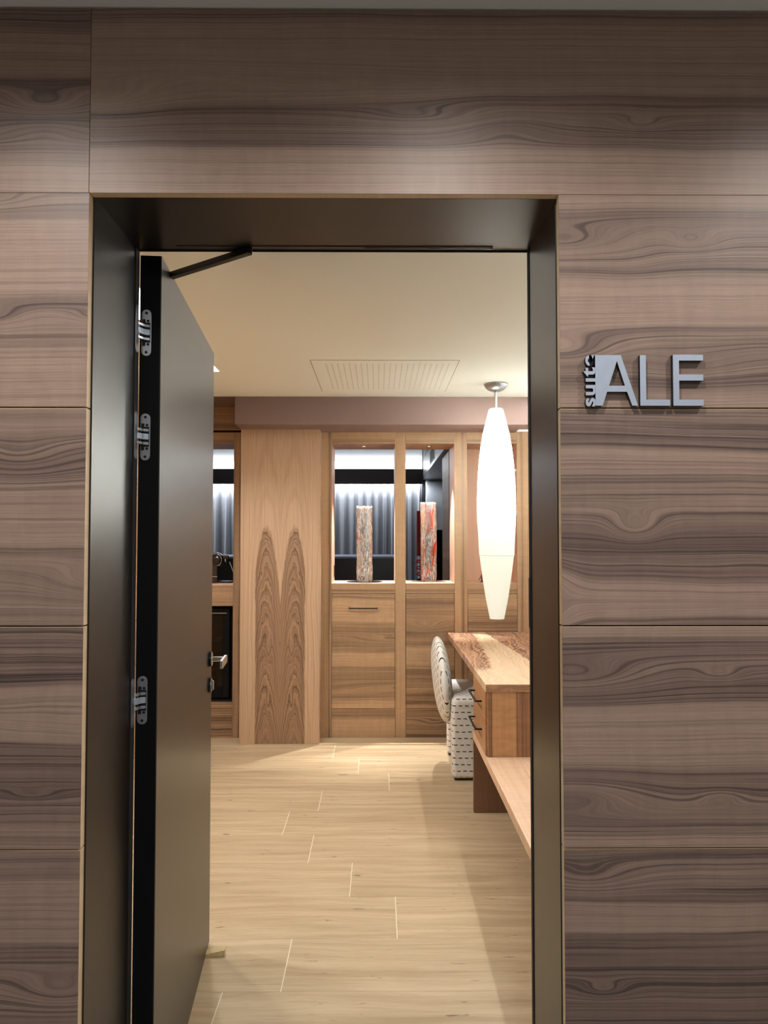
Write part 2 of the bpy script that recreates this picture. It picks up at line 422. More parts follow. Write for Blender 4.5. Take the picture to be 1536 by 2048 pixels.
# ------------------------------------------------------------------ door leaf
a = math.atan2(0.083, 0.939)
U = Vector((-math.sin(a), math.cos(a), 0)); NL = Vector((-math.cos(a), -math.sin(a), 0)); ZU = Vector((0, 0, 1))
O = Vector((-0.521, 1.753, 0)); LW, TH = 0.943, 0.048
door = MB().obox(O+ZU*0.008+NL*0.0004, U, NL, ZU, LW, TH-.0008, 2.110).build('door_1', M['black'], origin=tuple(O), bevel=.0012)
struct(door)
MB().obox(O+ZU*0.0082+NL*0.0004+U*.0012, U, -NL, ZU, LW-.0024, 0.0022, 2.1096).build('door_face', M['door'], door)


def pill(b, c, nrm, side, h, w, th, n=10):
    """rounded slot plate centred at c, facing nrm, long in z"""
    c = Vector(c); nrm = Vector(nrm).normalized(); side = Vector(side).normalized(); r = w/2; pts = []
    for i in range(n+1):
        t = PI*i/n; pts.append(side*(r*math.cos(t))+ZU*(h/2-r+r*math.sin(t)))
    for i in range(n+1):
        t = PI+PI*i/n; pts.append(side*(r*math.cos(t))+ZU*(-(h/2-r)+r*math.sin(t)))
    b.ring([[c+p for p in pts], [c+p+nrm*th for p in pts]])
    return b


for hz in (1.931, 1.682, 1.064):
    hc = O+NL*(TH-.0165)-U*0.0004+ZU*hz
    h = pill(MB(), hc, -U, NL, .112, .023, .002).build('hinge', M['steel'], door, bevel=.0006)
    b = MB()
    for dz, dx in ((.047, 0), (.028, -.004), (-.028, -.004), (-.047, 0)):
        b.disc(hc-U*.002+ZU*dz+NL*dx, .0032, -U, .0009, 16)
    b.build('screw', M['dsteel'], h)
    b = MB(); b.obox(hc-U*.0022-NL*.009+ZU*(-.024), NL, -U, ZU, .0185, .0004, .048)
    b.obox(hc-U*.0022+NL*.002+ZU*.020, NL, -U, ZU, .0075, .0005, .012).obox(hc-U*.0022+NL*.002+ZU*(-.032), NL, -U, ZU, .0075, .0005, .012)
    b.build('hinge_pocket', M['dsteel'], h)
    # link arms from the jamb pocket to the leaf pocket
    for (z0, hh, m_) in ((.0125, .0065, 'steel'), (-.0065, .014, 'sign'), (-.019, .0065, 'steel')):
        A = Vector((XL-.002, 1.716, hz+z0)); B = Vector((hc.x-.004, 1.744, hz+z0)); D = Vector((hc.x+.009, 1.752, hz+z0))
        b = MB()
        for P, Q in ((A, B), (B, D)):
            d = (Q-P); L = d.length; d.normalize(); nn = Vector((d.y, -d.x, 0))
            b.obox(P-nn*.003, d, nn, ZU, L, .006, hh)
        b.build('hinge_link', M[m_], h, bevel=.0008)
    pl = pill(MB(), Vector((XL+.0021, 1.714, hz)), (1, 0, 0), (0, 1, 0), .112, .021, .0015)
    pl.build('jamb_plate', M['steel'], fr, bevel=.0005)

# closer arm between leaf top and head track
A = Vector((-0.5300, 1.868, 2.103)); B = Vector((-0.3053, 1.712, 2.106))
d = (B-A); L = d.length; d.normalize(); nn = Vector((d.y, -d.x, 0))
ar = MB().obox(A-nn*.009, d, nn, ZU, L, .018, .015).build('closer_arm', M['door'], door, bevel=.002)
MB().disc(B+Vector((0, 0, .001)), .0095, (0, 0, 1), .012, 20).build('arm_pivot', M['blackm'], ar)
MB().obox(O+U*.10+NL*.012+ZU*2.1165, U, NL, ZU, .24, .024, .0016).build('closer_body', M['blackm'], door)

# lever handle and lock
hp = O+U*.882+ZU*1.016-NL*.0018
h = MB().disc(hp, .0265, -NL, .009, 32).build('door_handle', M['blackm'], door, bevel=.001)
MB().disc(hp-NL*.009, .0235, -NL, .0015, 32).build('rosette_ring', M['chrome'], h)
MB().tube([hp-NL*.010, hp-NL*.054], .0085, 16).build('handle_neck', M['chrome'], h)
MB().obox(hp-NL*.050-U*.125-ZU*.014, U, -NL, ZU, .136, .012, .027).build('lever', M['chrome'], h, bevel=.003, seg=3)
lp = O+U*.882+ZU*.925-NL*.0018
h = MB().disc(lp, .0265, -NL, .008, 32).build('lock_rosette', M['blackm'], door, bevel=.001)
MB().disc(lp-NL*.008, .0225, -NL, .002, 32).build('lock_ring', M['chrome'], h)
MB().obox(lp-NL*.010-ZU*.016-U*.004, U, -NL, ZU, .008, .007, .032).build('thumb_turn', M['chrome'], h, bevel=.002)

# wedge on the floor
M['pale_wood'] = wood('pale_pine', 'x', 'y', (232, 212, 164), (205, 180, 130), (170, 140, 95), 2.5, 2.7, [(0, .2), (1, .5)], freq=300)
b = MB()
b.poly([(-.640, 2.598, .0005), (-.530, 2.608, .0005), (-.533, 2.640, .0005), (-.642, 2.630, .0005), (-.640, 2.598, .004), (-.530, 2.608, .022), (-.533, 2.640, .022), (-.642, 2.630, .004)],
       [(0, 3, 2, 1), (4, 5, 6, 7), (0, 1, 5, 4), (1, 2, 6, 5), (2, 3, 7, 6), (3, 0, 4, 7)])
tag(b.build('door_wedge', M['pale_wood'], bevel=.001), 'small pale wooden wedge on the floor under the open door', 'door stop')

# ------------------------------------------------------------------ sign
SY = 1.427; QQ = 1.427/1.418
sg = thing('wall_sign', 'brushed metal sign reading suite ALE mounted on the walnut wall', 'sign', (0.513, FY, 1.697))
sh = lambda P, dx=0: [(x+dx, z) for x, z in P]


def two_tone(o):
    o.data.materials.append(M['blackm'])
    for p in o.data.polygons: p.material_index = 0 if abs(p.normal.y) > .9 else 1
    return o


def letter(polys, name='letter', hole=None):
    b = MB()
    for P in polys: b.prism([(x*QQ, 1.443+(z-1.443)*QQ) for x, z in P], 'y', SY, FY-.0002)
    return two_tone(b.build(name, M['sign'], sg))


# A with its solid left flank, split into convex pieces around the triangular counter
letter([[(.4192, 1.7970), (.4691, 1.7970), (.4728, 1.7854), (.4614, 1.7854), (.4192, 1.7854)],
        [(.4192, 1.7854), (.4614, 1.7854), (.4457, 1.7373), (.4418, 1.7255), (.433, 1.6985), (.4192, 1.6985)],
        [(.4614, 1.7854), (.4728, 1.7854), (.5016, 1.6985), (.4903, 1.6985), (.4806, 1.7255), (.4764, 1.7373)],
        [(.4457, 1.7373), (.4764, 1.7373), (.4806, 1.7255), (.4418, 1.7255)]])
letter([[(.5060, 1.797), (.5176, 1.797), (.5176, 1.6985), (.5060, 1.6985)], [(.5176, 1.7102), (.5637, 1.7102), (.5637, 1.6985), (.5176, 1.6985)]])
letter([[(.570, 1.7981), (.5818, 1.7981), (.5818, 1.6985), (.570, 1.6985)]] +
       [[(.5818, a1), (.6288, a1), (.6288, a0), (.5818, a0)] for a0, a1 in ((1.7865, 1.7981), (1.7475, 1.7594), (1.6985, 1.7105))])
cu = bpy.data.curves.new('txt', 'FONT'); cu.body = 'su\u0131te'; cu.size = 0.031; cu.offset = 0.0008; cu.extrude = (FY-SY)/2; cu.space_character = 1.12
to = bpy.data.objects.new('txt', cu); C.objects.link(to)
bpy.context.view_layer.update()
me = bpy.data.meshes.new_from_object(to.evaluated_get(bpy.context.evaluated_depsgraph_get()))
bpy.data.objects.remove(to)
xs = [v.co.x for v in me.vertices]; wd = max(xs)-min(xs); x0 = min(xs)
ys = [v.co.y for v in me.vertices]; y0 = min(ys); hgt = max(ys)-y0
w0 = Vector(sg['_w'])
for v in me.vertices:
    lx = (v.co.x-x0)/wd*0.1000; ly = (v.co.y-y0)/hgt*0.0238; lz = v.co.z
    v.co = Vector((0.4222-ly, (FY+SY)/2-lz, 1.6985+lx*1.007))-w0
me.materials.clear(); me.materials.append(M['sign'])
lo = bpy.data.objects.new('small_lettering', me); C.objects.link(lo); lo.parent = sg; two_tone(lo)

# ------------------------------------------------------------------ floor
def tiles(name, x0, x1, ys, offs, L=1.2, gx=.0032, gy=.0017):
    bm = bmesh.new(); uvl = bm.loops.layers.uv.new('tile'); k = 0
    for (ya, yb), off in zip(zip(ys, ys[1:]), offs):
        n0 = math.floor((x0-off)/L)
        xx = [off+L*i for i in range(n0, n0+8)]
        for xa, xb in zip(xx, xx[1:]):
            xa, xb = max(xa, x0), min(xb, x1)
            if xb-xa < .01: continue
            k += 1; rx, ry = random.uniform(0, 40), random.uniform(0, 40)
            c = [(xa+gx/2, ya+gy/2), (xb-gx/2, ya+gy/2), (xb-gx/2, yb-gy/2), (xa+gx/2, yb-gy/2)]
            vs = [bm.verts.new((p[0], p[1], 0)) for p in c]+[bm.verts.new((p[0], p[1], -.008)) for p in c]
            for f in ((0, 1, 2, 3), (0, 4, 5, 1), (1, 5, 6, 2), (2, 6, 7, 3), (3, 7, 4, 0)):
                fc = bm.faces.new([vs[i] for i in f])
                for lp_, i in zip(fc.loops, f):
                    p = c[i % 4]; lp_[uvl].uv = (p[0]+rx, p[1]+ry)
    me = bpy.data.meshes.new(name); bm.to_mesh(me); bm.free(); me.materials.append(M['tile'])
    o = bpy.data.objects.new(name, me); C.objects.link(o); o['_w'] = [0, 0, 0]
    return struct(o)


ys = [1.73, 1.785, 2.0965]+[2.409+.3116*i for i in range(10)]+[5.388]
offs = [-.10, .2, -.496, -.311, .068, -.116, -.3135, -.468, -.32, .063, -.125, -.30, -.45]
fl = tiles('floor', -1.6, 1.12, ys, offs)
MB().box(-1.6, 1.12, 1.73, 5.388, -.06, -.0007).build('grout', M['grout'], fl)
M['tile'], keep_tile = plain('grey_corridor_floor', (150, 148, 146), .5), M['tile']
cf = tiles('floor', -2.6, 2.6, [-1.7+.3116*i for i in range(12)], [random.uniform(-1, 0) for _ in range(12)])
MB().box(-2.6, 2.6, -1.7, 1.7276, -.06, -.0007).build('grout', M['grout'], cf)
M['tile'] = keep_tile
struct(MB().box(-1.6, 1.12, 5.214, 5.3855, .0002, .006).build('trim_2', M['tile'], bevel=.001))

# ------------------------------------------------------------------ suite shell
struct(MB().box(-1.6, 1.12, 1.73, 4.985, 2.40, 2.5).build('ceiling', M['ceil']))
struct(MB().box(-1.6, 1.12, 4.985, 5.386, 2.4005, 2.5).build('ceiling', M['mauve']))
mw = wood('suite_side_wall', 'y', 'z', (206, 164, 122), (176, 132, 92), (110, 76, 50), 0, 2.4, [(0, .1), (.2, .5), (.4, .1), (.6, .5), (.8, .1), (1, .3)], freq=50, seed=31)
b = MB()
for i in range(8): b.box(-1.62, -1.6, 1.73, 5.386, i*.3+.002, i*.3+.298)
b.box(-1.7, -1.62, 1.73, 5.386, 0, 2.5)
struct(b.build('wall_left', mw))
struct(MB().box(1.12, 1.2, 1.73, 5.386, 0, 2.5).build('wall_right', M['plaster']))
b = MB().box(-1.6, XL-.006, 1.729, 1.733, 0, 2.4).box(XR+.006, 1.12, 1.729, 1.733, 0, 2.4)
struct(b.build('wall_front', M['plaster']))
# bulkhead
struct(MB().box(-.9715, 1.12, 4.985, 5.21, 2.2105, 2.4003).box(-.9715, 1.0, 5.21, 5.385, 2.2145, 2.4003).build('wall_bulkhead', M['mauve'], bevel=.001))

# ------------------------------------------------------------------ back joinery
BY = 5.386; NB = 5.75
V3 = lambda name, x0, x1, sd, st=None, **k: wood(name, 'z', 'x', IL, ID, IN, x0, x1, st or [(0, .1), (.5, .25), (1, .15)], seed=sd, **k)
H3 = lambda name, z1, z0, sd, st=None, bumps=(), **k: wood(name, 'x', 'z', IL, ID, IN, z1, z0, st or [(0, .2), (.5, .5), (1, .3)], bumps, seed=sd, **k)
M['stileA'] = V3('stile_walnut_a', -.4276, -.34, 41, [(0, .1), (.6, .15), (.8, .8), (.95, .3), (1, .2)], warp=(.012, 1.5, 2), freq=90)
M['stileB'] = V3('stile_walnut_b', .12, .2, 42, [(0, .1), (.5, .2), (1, .1)], warp=(.006, 1.5, 2), freq=90)
M['stileC'] = V3('stile_walnut_c', .56, .65, 43, [(0, .12), (.4, .15), (.62, .9), (.7, .35), (1, .2)], warp=(.008, 1.2, 2), freq=100)
M['stileD'] = V3('stile_walnut_d', 1.0, 1.12, 44, [(0, .15), (.2, .2), (.35, .6), (.5, .1), (1, .15)], warp=(.02, .8, 2), freq=60)
M['rail'] = H3('rail_walnut', 2.22, 2.13, 45, [(0, .15), (.5, .2), (.75, .7), (.9, .4), (1, .15)], warp=(.004, 1.5, 2), freq=110)
M['rail2'] = H3('sill_rail_walnut', 1.113, 1.04, 46, [(0, .2), (.5, .3), (.7, .7), (1, .3)], warp=(.006, 2, 2), freq=110)
M['lining'] = wood('niche_lining', 'y', 'x', (214, 176, 150), (190, 148, 122), (150, 110, 90), 0, 1, [(0, .2), (1, .3)], freq=60, seed=47, line=.2)
dA = H3('drop_door_walnut', 1.04, .2133, 48, [(0, .5), (.05, .6), (.08, .1), (.24, .08), (.26, .5), (.36, .6), (.5, .6), (.53, .08), (.62, .1), (.65, .6), (.8, .6), (.92, .55), (.94, .1), (1, .05)],
        [(.14, .705, .30, .03, .06), (.14, .375, .30, .03, -.06), (-.34, .98, .35, .05, -.03)], warp=(.008, 3, 2), freq=62, line=1.0)
dB = H3('second_door_walnut', 1.04, .2133, 49, [(0, .6), (.1, .8), (.2, .5), (.33, .85), (.45, .6), (.48, .15), (.6, .2), (.66, .8), (.8, .6), (.95, .85), (1, .6)],
        [(.35, .80, .2, .04, .05)], warp=(.012, 4, 3), freq=60, line=1.0)
dC = H3('third_door_walnut', 1.04, .2133, 50, [(0, .3), (.1, .1), (.15, .6), (.3, .8), (.5, .3), (1, .6)], warp=(.01, 3, 3), freq=60)
bA = H3('base_walnut_a', .2133, .006, 51, [(0, .6), (.3, .6), (.4, .12), (1, .15)], warp=(.006, 3, 2), freq=70)
bB = H3('base_walnut_b', .2133, .006, 52, [(0, .8), (.5, .6), (1, .8)], [(.4, .11, .12, .03, .03)], warp=(.01, 3, 3), freq=60, line=1.0)


def bay(x0, x1, sx1, doorm, basem, stile, label, left_stile=None, back=False):
    t = thing('niche_cabinet', label, 'cabinet', ((x0+x1)/2, BY, 0.006), 'built-in walnut cabinets with open niches')
    e = .001
    if left_stile: MB().box(left_stile[0], x0-e, BY-.001, NB, .0062, 2.2205).build('stile', left_stile[1], t)
    MB().box(x1+e, sx1, BY-.001, NB, .0062, 2.2205).build('stile', stile, t)
    MB().box(x0, x1, BY, NB, 2.1327, 2.2205).build('rail', M['rail'], t)
    MB().box(x0, x1, BY, NB, 1.0425, 1.113).build('sill_rail', M['rail2'], t)
    MB().box(x0-.0008, x1+.0008, BY+.001, NB, 1.113, 1.1145).box(x0-.0008, x0, BY+.001, NB, 1.1145, 2.1327).box(x1, x1+.0008, BY+.001, NB, 1.1145, 2.1327).build('niche_lining', M['lining'], t)
    d = MB().box(x0+.002, x1-.002, BY-.0005, BY+.019, .2150, 1.0395).build('door', doorm, t, bevel=.0008)
    MB().box(x0+.001, x1-.001, BY, BY+.02, .0062, .2125).build('base_panel', basem, t)
    MB().box(x0, x1, BY+.021, NB, .0062, 1.04).build('carcass', M['gap'], t)
    if back: MB().box(x0, x1, NB-.02, NB, 1.1145, 2.1327).build('niche_back', M['lining'], t)
    return t, d


c1, d1 = bay(-.340, .1204, .1962, dA, bA, M['stileB'], 'walnut niche cabinet with black bar handle, right of the wide wooden column', (-.4276, M['stileA']))
b = MB().box(-.2136, -.0071, BY-.032, BY-.024, .932, .940).box(-.2136, -.2056, BY-.032, BY, .932, .940).box(-.0151, -.0071, BY-.032, BY, .932, .940)
b.build('handle', M['blackm'], d1, bevel=.001)
c2, d2 = bay(.1974, .5525, .6453, dB, bB, M['stileC'], 'walnut niche cabinet in the middle, holding the reddish glass cylinder')
c3, d3 = bay(.6465, 1.0092, 1.118, dC, bB, M['stileD'], 'walnut niche cabinet with closed back, behind the hanging lamp', back=True)
MB().box(-.3395, -.3355, 5.66, 5.72, 1.145, 1.235).build('wall_switch', M['blackm'], c1, bevel=.001)
# niche spotlights
for x in (-.1097, .3778):
    t = thing('niche_spotlight', ('tiny recessed spotlight above the clear glass cylinder' if x < 0 else 'tiny recessed spotlight above the reddish glass cylinder'), 'spotlight', (x, 5.515, 2.127), 'spotlights in the niche ceilings')
    MB().lathe([(.020, 0), (.020, .0055), (.013, .0055), (.013, 0)], (x, 5.515, 2.127), 28, closed=True).build('ring', M['chrome'], t, smooth=True)
    MB().disc((x, 5.515, 2.129), .0128, (0, 0, 1), .003).build('lens', emis('spot_lens', (1, .92, .8), 3), t)
    light('niche_spot', 'SPOT', (x, 5.515, 2.12), 130, (1, .97, .93), spot_size=math.radians(60), spot_blend=.6, shadow_soft_size=.01)

# column with bookmatched flame veneer
s = N('bookmatched_flame_walnut'); P = s.pos(); xc = -.690
wn = s.noise(s.vec(s.m('MULTIPLY', P['x'], 6), s.m('MULTIPLY', P['z'], 1.6), 3), 1, 1)
ab = s.m('ABSOLUTE', s.m('SUBTRACT', P['x'], xc))
wob = s.noise(s.vec(s.m('MULTIPLY', ab, 14), s.m('MULTIPLY', P['z'], 4.5), 2), 1, 3, 0.6)
wob2 = s.noise(s.vec(s.m('MULTIPLY', ab, 40), s.m('MULTIPLY', P['z'], 9), 8), 1, 2)
sh_ = s.m('SUBTRACT', ab, .1); q = s.m('MULTIPLY', sh_, sh_)
k_ = s.m('ADD', s.m('MULTIPLY', s.m('LESS_THAN', sh_, 0), -8), 60)
F = s.m('ADD', P['z'], s.m('MULTIPLY', q, k_))
F = s.m('ADD', F, s.m('MULTIPLY', s.m('SUBTRACT', wob, .5), .24)); F = s.m('ADD', F, s.m('MULTIPLY', s.m('SUBTRACT', wob2, .5), .05))
# knots low on each leaf
for (s0, z0, A, su, sz) in ((.082, .66, .17, .016, .09), (.085, .30, .13, .014, .07)):
    du = s.m('DIVIDE', s.m('SUBTRACT', ab, s0), su); dz = s.m('DIVIDE', s.m('SUBTRACT', P['z'], z0), sz)
    F = s.m('ADD', F, s.m('MULTIPLY', s.m('EXPONENT', s.m('MULTIPLY', s.m('ADD', s.m('MULTIPLY', du, du), s.m('MULTIPLY', dz, dz)), -1.0)), A))
edge = s.m('ADD', ab, s.m('MULTIPLY', s.m('SUBTRACT', wob, .5), .03))
dark = s.m('MULTIPLY', s.sm(F, 1.50, 1.56, 1, 0), s.sm(edge, .168, .176, 1, 0))
n1 = s.noise(s.vec(s.m('MULTIPLY', F, 17), 0, 1), 1, 3, .6)
n2 = s.noise(s.vec(s.m('MULTIPLY', F, 42), s.m('MULTIPLY', ab, 2), 4), 1, 3, .6)
vv = s.m('ADD', ab, s.m('MULTIPLY', s.m('SUBTRACT', wn, .5), .05))
n3 = s.noise(s.vec(s.m('MULTIPLY', vv, 120), s.m('MULTIPLY', P['z'], .5), 2), 1, 3, .6)
n4 = s.noise(s.vec(s.m('MULTIPLY', P['x'], 700), s.m('MULTIPLY', P['z'], 14), 2), 1, 2, .6)
fl1 = s.noise(s.vec(s.m('MULTIPLY', F, 5.5), 0, 14), 1, 1, .5)
base = s.mix(s.sm(n3, .35, .7), lin((194, 163, 134)), lin((174, 143, 115)))
base = s.mix(s.m('MULTIPLY', s.sm(fl1, .5, .62), .25), base, lin((160, 124, 94)))
dk = s.mix(s.sm(n1, .35, .62), lin((164, 130, 102)), lin((128, 98, 76)))
dk = s.mix(s.m('MULTIPLY', s.sm(n2, .5, .66), .8), dk, lin((84, 56, 38)))
dk = s.mix(s.m('MULTIPLY', s.sm(n3, .5, .75), .5), dk, lin((90, 62, 42)))
col = s.mix(s.m('MULTIPLY', dark, .92), base, dk)
f = s.m('MULTIPLY_ADD', s.m('SUBTRACT', n4, .5), .3, 1.0); col = s.mix(1.0, col, s.vec(f, f, f), 'MULTIPLY')
M['flame'] = s.fin(col, .42, spec=.4)
tag(MB().box(-.9725, -.4145, 5.221, 5.3845, .0065, 2.2135).build('column_cladding', M['flame'], bevel=.001),
    'wide light walnut column panel with bookmatched flame grain, beside the open door', 'wall panel')

# minibar cabinet left of the column
t = thing('minibar_cabinet', 'tall walnut minibar cabinet seen between the open door and the flame-grain column', 'cabinet', (-1.3, BY, .006))
MB().box(-1.0535, -.98, BY-.001, NB, .0062, 2.2125).build('stile', V3('stile_walnut_e', -1.06, -.98, 61, [(0, .6), (.5, .3), (.7, .8), (1, .5)], warp=(.012, 1.5, 2)), t)
MB().box(-1.6, -.9735, BY, BY+.05, 2.230, 2.3998).build('top_panel', H3('minibar_top_walnut', 2.4, 2.23, 62, [(0, .4), (.4, .6), (.5, .4), (.8, .7), (1, .5)]), t)
MB().box(-1.6, -.98, BY+.02, NB, 2.2125, 2.230).build('shadow_gap', M['gap'], t)
MB().box(-1.6, -1.0545, BY, NB, 2.1327, 2.2125).build('rail', M['rail'], t)
MB().box(-1.6, -1.0545, BY, NB, 1.0985, 1.1098).build('shelf', M['lining'], t)
MB().box(-1.6, -1.0545, BY, BY+.02, .951, 1.0980).build('front_panel', H3('minibar_front_walnut', 1.1, .95, 63, [(0, .3), (.5, .2), (1, .5)], warp=(.004, 2, 2), freq=90), t)
MB().box(-1.6, -1.0545, BY, BY+.02, .0062, .2610).build('base_panel', H3('minibar_base_walnut', .27, 0, 64, [(0, .7), (.1, .5), (.2, .9), (.3, .4), (.55, .8), (.65, .5), (.8, .7), (1, .4)], warp=(.012, 3, 2), line=1.2), t)
MB().box(-1.6, -1.585, BY, NB, .2610, 1.098).box(-1.0565, -1.0545, BY, NB, .2610, .951).box(-1.6, -1.0545, NB-.01, NB, .261, 1.098).box(-1.6, -1.0545, BY+.02, NB, .952, .965).build('carcass', M['gap'], t)

# minibar fridge
t = thing('minibar_fridge', 'black minibar fridge with a dark glass door, built into the cabinet behind the door handle', 'fridge', (-1.3, 5.45, .262))
MB().box(-1.57, -1.068, 5.70, 5.735, .2625, .935).box(-1.57, -1.555, 5.47, 5.70, .2625, .935).box(-1.083, -1.068, 5.47, 5.70, .2625, .935).box(-1.555, -1.083, 5.47, 5.70, .2625, .285).box(-1.555, -1.083, 5.47, 5.70, .915, .935).build('body', M['black'], t)
dd = MB().box(-1.57, -1.545, 5.425, 5.465, .285, .93).box(-1.135, -1.085, 5.425, 5.465, .285, .93).box(-1.545, -1.135, 5.425, 5.465, .285, .36).box(-1.545, -1.135, 5.425, 5.465, .875, .93).build('door', M['black'], t, bevel=.003)
sg_ = N('smoked_glass'); mixs = sg_.n.new('ShaderNodeMixShader'); tr = sg_.n.new('ShaderNodeBsdfTransparent'); tr.inputs[0].default_value = (.35, .33, .32, 1)
gl = sg_.n.new('ShaderNodeBsdfGlossy'); gl.inputs['Roughness'].default_value = .05; frn = sg_.n.new('ShaderNodeFresnel')
sg_.l.new(frn.outputs[0], mixs.inputs[0]); sg_.l.new(tr.outputs[0], mixs.inputs[1]); sg_.l.new(gl.outputs[0], mixs.inputs[2]); sg_.l.new(mixs.outputs[0], sg_.out.inputs[0])
MB().box(-1.5452, -1.1348, 5.440, 5.446, .3598, .8752).build('glass_pane', sg_.mat, dd)
MB().box(-1.53, -1.105, 5.4235, 5.4255, .893, .898).build('door_trim', M['chrome'], dd)
MB().box(-1.555, -1.165, 5.50, 5.69, .684, .690).box(-1.555, -1.165, 5.496, 5.50, .680, .697).build('shelf', plain('fridge_shelf_white', (190, 195, 190), .4), t)
MB().box(-1.5, -1.15, 5.52, 5.60, .911, .9145).build('interior_lamp', emis('fridge_lamp', (1, .95, .9), .5), t)
red = plain('red_can_paint', (190, 36, 24), .3, .2)
for i, (x, m_, lb) in enumerate(((-1.232, red, 'red drink can on the shelf of the minibar fridge'), (-1.30, plain('silver_can', (170, 172, 175), .3, .6), 'silver drink can beside the red can in the fridge'))):
    z = .6905
    o = MB().lathe([(.022, 0), (.029, .006), (.030, .012), (.030, .100), (.025, .113), (.024, .116)], (x, 5.55, z), 28).build('drink_can', m_, smooth=True)
    tag(o, lb, 'drink can')
for x in (-1.225, -1.285):
    t2 = thing('small_bottle', 'small dark bottle with pale cap, lower shelf of the minibar fridge' if x > -1.25 else 'second small dark bottle, further left inside the minibar fridge', 'bottle', (x, 5.56, .2855), 'bottles at the bottom of the fridge')
    MB().lathe([(.024, 0), (.027, .004), (.027, .10), (.022, .125), (.011, .15), (.010, .175)], (x, 5.56, .2855), 24).build('glass', plain('brown_bottle', (60, 36, 20), .1), t2, smooth=True)
    MB().lathe([(.012, .170), (.012, .188)], (x, 5.56, .2855), 20).build('cap', plain('pale_cap', (200, 195, 180), .4), t2)

# coffee machine
cx, cy, cz = -1.205, 5.56, 1.1102
t = thing('coffee_machine', 'glossy black capsule coffee machine on the minibar shelf', 'coffee machine', (cx, cy, cz))
gb = plain('glossy_black', (12, 12, 14), .08, 0, .6, coat=.5)
MB().lathe([(.058, 0), (.060, .004), (.058, .012), (.02, .014)], (cx+.065, cy, cz), 32).build('base', gb, t, smooth=True)
MB().box(cx-.09, cx+.015, cy-.05, cy+.06, cz, cz+.15).build('body', gb, t, bevel=.012, seg=3)
b = MB(); prof = [(.012, -.055), (.035, -.050), (.052, -.03), (.055, 0), (.052, .03), (.038, .046), (.012, .052)]
rs = []
for r_, x_ in prof: rs.append([(cx-.005+r_*math.cos(k*2*PI/28), cy+x_, cz+.170+r_*math.sin(k*2*PI/28)) for k in range(28)])
b.ring(rs).build('brew_head', gb, t, smooth=True)
MB().box(cx+.03, cx+.085, cy-.02, cy+.02, cz+.175, cz+.205).build('capsule_holder', gb, t, bevel=.008, seg=3)
MB().torus((cx-.005, cy-.046, cz+.170), .045, .003, (0, 1, 0)).build('chrome_ring', M['chrome'], t, smooth=True)
MB().tube([(cx+.058, cy, cz+.178), (cx+.060, cy, cz+.15)], [.012, .007], 16).build('spout', M['chrome'], t, smooth=True)
MB().box(cx-.085, cx+.01, cy-.058, cy-.050, cz+.045, cz+.050).build('cup_shelf', M['chrome'], t)
pts = [(-1.128+.02*math.sin(i*.28)+(.065*(i/10)**3), 5.62, 1.262-.0140*i) for i in range(11)]
tag(MB().tube(pts, .0035, 8).build('power_cable', plain('grey_cable', (175, 175, 178), .4), smooth=True), 'thin grey cable hanging behind the black coffee machine', 'cable')

# ------------------------------------------------------------------ glass cylinders
def glassmat(name, c1_, c2_, sd, amt):
    s = N(name); P = s.pos(); v = s.vec(P['x'], P['y'], s.m('MULTIPLY', P['z'], .17))
    nf = s.noise(v, 150, 3, .6, 1.0); nr = s.noise(s.vec(P['x'], P['y'], s.m('MULTIPLY', P['z'], .19+sd*.01)), 30, 2, .5, .6); ny = s.noise(s.vec(P['x'], P['y'], s.m('MULTIPLY', P['z'], .3)), 45, 2, .5)
    gg = s.n.new('ShaderNodeBsdfGlossy'); gg.inputs['Roughness'].default_value = .12
    gt = s.n.new('ShaderNodeBsdfTransparent'); gt.inputs[0].default_value = (.86, .87, .90, 1)
    g_ = s.n.new('ShaderNodeMixShader'); fr_ = s.n.new('ShaderNodeFresnel'); fr_.inputs[0].default_value = 1.7
    s.l.new(fr_.outputs[0], g_.inputs[0]); s.l.new(gt.outputs[0], g_.inputs[1]); s.l.new(gg.outputs[0], g_.inputs[2])
    col = s.mix(s.sm(ny, .48, .62), lin((250, 250, 250)), lin((226, 214, 170)))
    col = s.mix(s.sm(nr, c1_, c1_+.07), col, lin((196, 72, 40)))
    col = s.mix(s.sm(nr, c2_, c2_+.05), col, lin((150, 30, 22)))
    s.fin(col, .25, spec=.6)
    tl = s.n.new('ShaderNodeBsdfTranslucent'); s.l.new(col, tl.inputs[0])
    m0 = s.n.new('ShaderNodeMixShader'); m0.inputs[0].default_value = .30; s.l.new(s.b.outputs[0], m0.inputs[1]); s.l.new(tl.outputs[0], m0.inputs[2])
    m1 = s.n.new('ShaderNodeMixShader')
    cov = s.m('MAXIMUM', s.m('MULTIPLY', s.sm(nf, .46, .60), amt), s.m('MULTIPLY', s.sm(nr, c1_, c1_+.06), .9))
    s.l.new(cov, m1.inputs[0]); s.l.new(g_.outputs[0], m1.inputs[1]); s.l.new(m0.outputs[0], m1.inputs[2]); s.l.new(m1.outputs[0], s.out.inputs[0])
    bn = s.n.new('ShaderNodeBump'); bn.inputs['Strength'].default_value = .5; bn.inputs['Distance'].default_value = .003; s.l.new(nf, bn.inputs['Height'])
    s.l.new(bn.outputs[0], gg.inputs['Normal']); s.l.new(bn.outputs[0], fr_.inputs['Normal']); s.l.new(bn.outputs[0], s.b.inputs['Normal'])
    return s.mat


